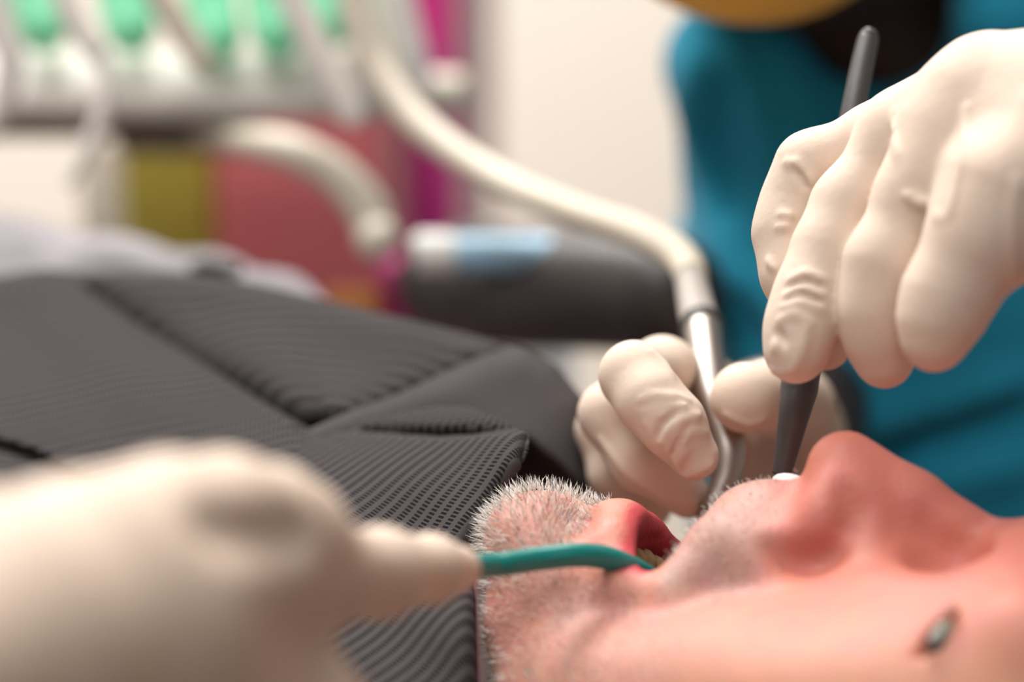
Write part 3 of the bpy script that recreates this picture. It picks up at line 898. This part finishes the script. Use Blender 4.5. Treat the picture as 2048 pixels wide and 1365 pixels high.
def drape_patch(poly, depth, step, region):
    xs = np.arange(min(p[0] for p in poly) - step, max(p[0] for p in poly) + 2 * step, step)
    ys = np.arange(min(p[1] for p in poly) - step, max(p[1] for p in poly) + 2 * step, step)
    X, Y = np.meshgrid(xs, ys, indexing='ij'); nxg, nyg = X.shape
    ins = inside(X.ravel(), Y.ravel(), poly).reshape(nxg, nyg)
    cell = ins[:-1, :-1] | ins[1:, :-1] | ins[:-1, 1:] | ins[1:, 1:]
    use = np.zeros((nxg, nyg), bool)
    use[:-1, :-1] |= cell; use[1:, :-1] |= cell; use[:-1, 1:] |= cell; use[1:, 1:] |= cell
    x, y = X[use], Y[use]; inn = ins[use]
    sx, sy = snap(x, y, poly)
    x = np.where(inn, x, sx); y = np.where(inn, y, sy)
    idx = np.full((nxg, nyg), -1); idx[use] = np.arange(len(x))
    ii, jj = np.nonzero(cell)
    F = np.stack([idx[ii, jj], idx[ii, jj + 1], idx[ii + 1, jj + 1], idx[ii + 1, jj]], 1)
    d = depth(x, y)
    P = CAM + d[:, None] * (XF + np.outer((x - 1024) / FPX, XR) - np.outer((y - 682.5) / FPX, XU))
    reg = region(x[F].mean(1), y[F].mean(1))
    a, bb = P[:, 0] * 1000, (P[:, 1] * 1000 - 600) * 1.08
    UV = np.zeros((len(F), 4, 2))
    for k, (ang, cu, cv) in enumerate(ROT):
        m = reg == k
        an = math.radians(ang)
        q = F[m]
        aa, b2 = a[q], bb[q]
        warp = 0.9 * np.sin(aa / 31.0 + k) + 0.5 * np.sin(b2 / 27.0 + 2 * k)
        UV[m, :, 0] = (aa * math.cos(an) + b2 * math.sin(an)) / cu
        UV[m, :, 1] = (-aa * math.sin(an) + b2 * math.cos(an) + warp) / cv
    return P, F, UV


ROT = [(4, 1.3, 5.0), (-22, 1.3, 5.0), (47, 0.95, 3.3), (0, 1e9, 1e9)]
fA, fB = tps(ctrlA), tps(ctrlB)


def wob(x, y):
    return 0.0010 * np.sin(x / 95 + y / 140) * np.sin(y / 70 - x / 210) + 0.0006 * np.sin(x / 47 - y / 38)


def depthA(x, y):
    d = fA(x, y) + wob(x, y)
    s, t = line_sd(x, y, CR1)
    w_ = np.clip(t * 6, 0, 1)
    d = d + (0.025 * np.exp(-np.maximum(s, 0) / 48.0) * smoothstep(-6, 6, s) - 0.0015 * np.exp(-np.abs(s) / 30.0)) * w_ * np.where(x < 640, 1, np.exp(-np.clip(x - 640, 0, None) / 30.0))
    s, t = line_sd(x, y, CR2)
    d = d + 0.010 * np.exp(-np.abs(s) / 30.0) * np.clip((x - 560) / 80, 0, 1)
    s, t = line_sd(x, y, CR3)
    w_ = np.sin(np.clip(t, 0.02, 0.98) * math.pi) ** 0.7
    d = d + (0.021 * np.exp(-np.maximum(s, 0) / 24.0) * smoothstep(-6, 6, s) - 0.0012 * np.exp(-np.abs(s) / 20.0)) * w_ * np.where((x > 600), 1, np.exp(-np.clip(600 - x, 0, None) / 25.0))
    s, t = line_sd(x, y, CR4)
    d = d + 0.010 * np.exp(-np.maximum(-s, 0) / 60.0) * smoothstep(8, -8, s) * (x < 260) * np.clip((260 - x) / 120, 0, 1)
    s, t = line_sd(x, y, CR5)
    d = d + np.where((s > 0), 0, 0.0)
    # rolled edge next to the chin
    s, t = line_sd(x, y, [(1058, 866), (1040, 935), (985, 1010), (932, 1095), (948, 1200), (958, 1460)])
    d = d + 0.008 * np.exp(-np.abs(s) / 14.0)
    s, t = line_sd(x, y, [(-160, 590), (0, 553), (95, 540), (330, 546), (450, 556), (600, 590), (800, 638), (1012, 690)])
    d = d + 0.012 * np.exp(-np.abs(s) / 9.0)
    return d


def depthB(x, y):
    s, t = line_sd(x, y, CR2)
    wq = np.exp(-np.abs(s) / 30.0)
    d = (fB(x, y) + wob(x, y)) * (1 - wq) + (fA(x, y) + wob(x, y) + 0.0102) * wq
    s, t = line_sd(x, y, [(900, 860), (1058, 876), (1120, 930), (1200, 1015)])
    d = d + np.where(s < 0, 0.026 * (1 - np.exp(s / 30.0)), 0) * np.clip((x - 930) / 60, 0, 1)
    s, t = line_sd(x, y, [(1012, 690), (1055, 700), (1110, 730), (1165, 798), (1200, 1010)])
    return d + 0.015 * np.exp(-np.abs(s) / 18.0)


def regA(x, y):
    s1, _ = line_sd(x, y, CR1 + [(640, 875)])
    s3, _ = line_sd(x, y, CR3)
    s5, _ = line_sd(x, y, CR5)
    r = np.where(s1 > 0, 1, 0)
    r = np.where((x > 600) & (s3 > 0) & (y > 800) & (x > 722), 2, r)
    g = ((y > 866) & (s5 > 0) & (x > 420)) | ((y > 1060) & (x > 430)) | ((x > 600) & (s3 < 0) & (y > 850))
    return np.where(g, 2, r)


PA, FA_, UA = drape_patch(polyA, depthA, 5.0, regA)
PB, FB_, UB = drape_patch(polyB, depthB, 7.0, lambda x, y: np.full(len(x), 3))
me = meshnp('drape', np.concatenate([PA, PB]), np.concatenate([FA_, FB_ + len(PA)]))
uvl = me.uv_layers.new(name='weave')
UVall = np.concatenate([UA, UB]).reshape(-1, 2).astype(np.float32)
if len(uvl.data) == len(UVall): uvl.data.foreach_set('uv', UVall.ravel())
dr = link('drape', me, M['drape']); tag(dr, 'dark grey ribbed cloth drape folded over the patient chest', 'drape')
so = dr.modifiers.new('thickness', 'SOLIDIFY'); so.thickness = 0.0009; so.offset = 0

# ------------------------------------------------------------------ instruments in hand
hpz = empty('dental_handpiece', C(1410, 655, .66)); tag(hpz, 'steel dental handpiece with cream hose held over the mouth', 'handpiece')
def ptube(pts, name, m, parent, seg=24, sub=8):
    return MB().tube([C(*p[:3]) for p in pts], [p[3] * p[2] / FPX for p in pts], seg, sub).build(name, m, parent)
ptube([(640, -330, .90, 34), (680, -120, .895, 34), (722, 50, .89, 34), (765, 150, .885, 33), (850, 258, .87, 33), (1000, 362, .84, 31), (1150, 424, .80, 31), (1270, 464, .77, 34), (1340, 496, .74, 36), (1374, 530, .72, 35), (1383, 556, .705, 33)], 'hose', M['hose'], hpz)
ptube([(1378, 535, .715, 30), (1386, 580, .70, 34), (1395, 625, .685, 38), (1403, 652, .675, 41)], 'connector', M['grey_plastic'], hpz)
ptube([(1402, 650, .676, 43), (1404, 655, .674, 45), (1406, 662, .672, 43)], 'ring', M['dark_ring'], hpz)
ptube([(1405, 660, .672, 39), (1412, 720, .660, 38), (1424, 790, .650, 38), (1444, 850, .645, 37), (1456, 900, .642, 35), (1452, 950, .640, 30), (1436, 990, .638, 24), (1420, 1022, .636, 20)], 'body', M['steel'], hpz)
ptube([(1424, 1014, .640, 21), (1414, 1034, .641, 22), (1408, 1046, .642, 16)], 'head', M['steel'], hpz)
ptube([(1412, 1040, .641, 5), (1385, 1085, .625, 4)], 'bur', M['steel'], hpz, 10, 1)

inst = empty('hand_instrument', C(1600, 765, .61)); tag(inst, 'dark grey plastic dental instrument pinched by the upper glove', 'dental instrument')
ptube([(1745, 58, .640, 8), (1742, 64, .640, 16), (1736, 80, .640, 21), (1725, 130, .637, 23), (1708, 215, .632, 24), (1690, 310, .628, 25), (1655, 480, .622, 27), (1622, 640, .616, 32), (1603, 745, .612, 38), (1598, 780, .611, 38), (1590, 820, .610, 33), (1578, 880, .611, 26), (1563, 950, .612, 19)], 'handle', M['handle'], inst)
ptube([(1563, 948, .612, 17), (1556, 990, .612, 12), (1540, 1030, .611, 9)], 'tip', M['steel'], inst, 16)

sj = empty('saliva_ejector', C(960, 1132, .56)); tag(sj, 'bent teal plastic suction tip hooked over the lower lip', 'suction tip')
fl = [1, .96, .9, .96, 1, .96, .9, .96]
pts = [(640, 1150, .50, 25), (800, 1142, .525, 25), (960, 1133, .548, 25), (1020, 1127, .553, 24.5), (1080, 1118, .557, 24.5), (1150, 1111, .560, 24.5), (1200, 1114, .563, 24.5), (1240, 1126, .566, 24), (1285, 1148, .572, 23), (1320, 1170, .580, 21)]
MB().tube([C(*p[:3]) for p in pts], [p[3] * p[2] / FPX for p in pts], 24, 8).build('tube', M['teal_plastic'], sj)
MB().tube([C(p[0], p[1] + 1, p[2] - p[3] * p[2] / FPX * .86) for p in pts], [0.00075] * len(pts), 10, 8).build('rib', M['teal_plastic'], sj)

ct = MB().ball(C(1586, 974, .584), (0.0055, 0.0030, 0.004), 20, 12, axes=[XR * .95 - XU * .3, XR * .3 + XU * .95, XF]).build('cotton_pad', M['white_cap'])
tag(ct, 'small white cotton pad tucked between upper lip and nose', 'cotton pad')

# ------------------------------------------------------------------ assistant (foreground hand)
asn = empty('person', C(-600, 1600, .38)); tag(asn, 'assistant whose blurred gloved hand holds the teal suction tip', 'person')
v = Vol()
v.add(chain([(180, 1130, .405, 170), (330, 1035, .42, 112), (440, 1015, .432, 98), (540, 1028, .446, 88), (596, 1052, .458, 80), (585, 1090, .468, 74)]), 0.004, 0.004)       # bent forefinger
v.add(chain([(250, 1250, .41, 190), (480, 1150, .438, 132), (650, 1148, .468, 100), (760, 1148, .492, 86), (860, 1140, .515, 64), (915, 1138, .528, 48)]), 0.004, 0.008)         # thumb
v.add(chain([(250, 1400, .42, 190), (430, 1390, .44, 170), (560, 1410, .455, 150), (620, 1440, .463, 120), (600, 1490, .47, 95)]), 0.004, 0.008)
v.add(chain([(250, 1500, .43, 180), (430, 1530, .45, 140), (540, 1560, .46, 110)]), 0.004, 0.006)
v.add(chain([(250, 1600, .44, 160), (400, 1640, .455, 110), (480, 1660, .46, 95)]), 0.004, 0.006)
v.add(chain([(-700, 1560, .33, 330), (-350, 1430, .35, 330), (-50, 1330, .385, 320), (200, 1290, .41, 260), (300, 1420, .425, 240)]), 0.01, 0.012)
v.begin(0.0011)
v.apply(chain([(390, 1085, .418, 90), (490, 1082, .432, 74), (570, 1090, .450, 60)]), 0.004, 0.014)
v.ridge([(430, 1062), (500, 1066), (560, 1068), (620, 1070)], 5, 0.010, 0.0, True)
link('glove', v.mesh('glove'), M['glove'], asn)
v = Vol()
v.add(chain([(-680, 1552, .332, 290), (-1300, 1750, .27, 420), (-2400, 1900, .22, 700)]), 0.01, 0.01)
v.begin(0.003)
link('forearm', v.mesh('forearm'), M['dark_skin'], asn)
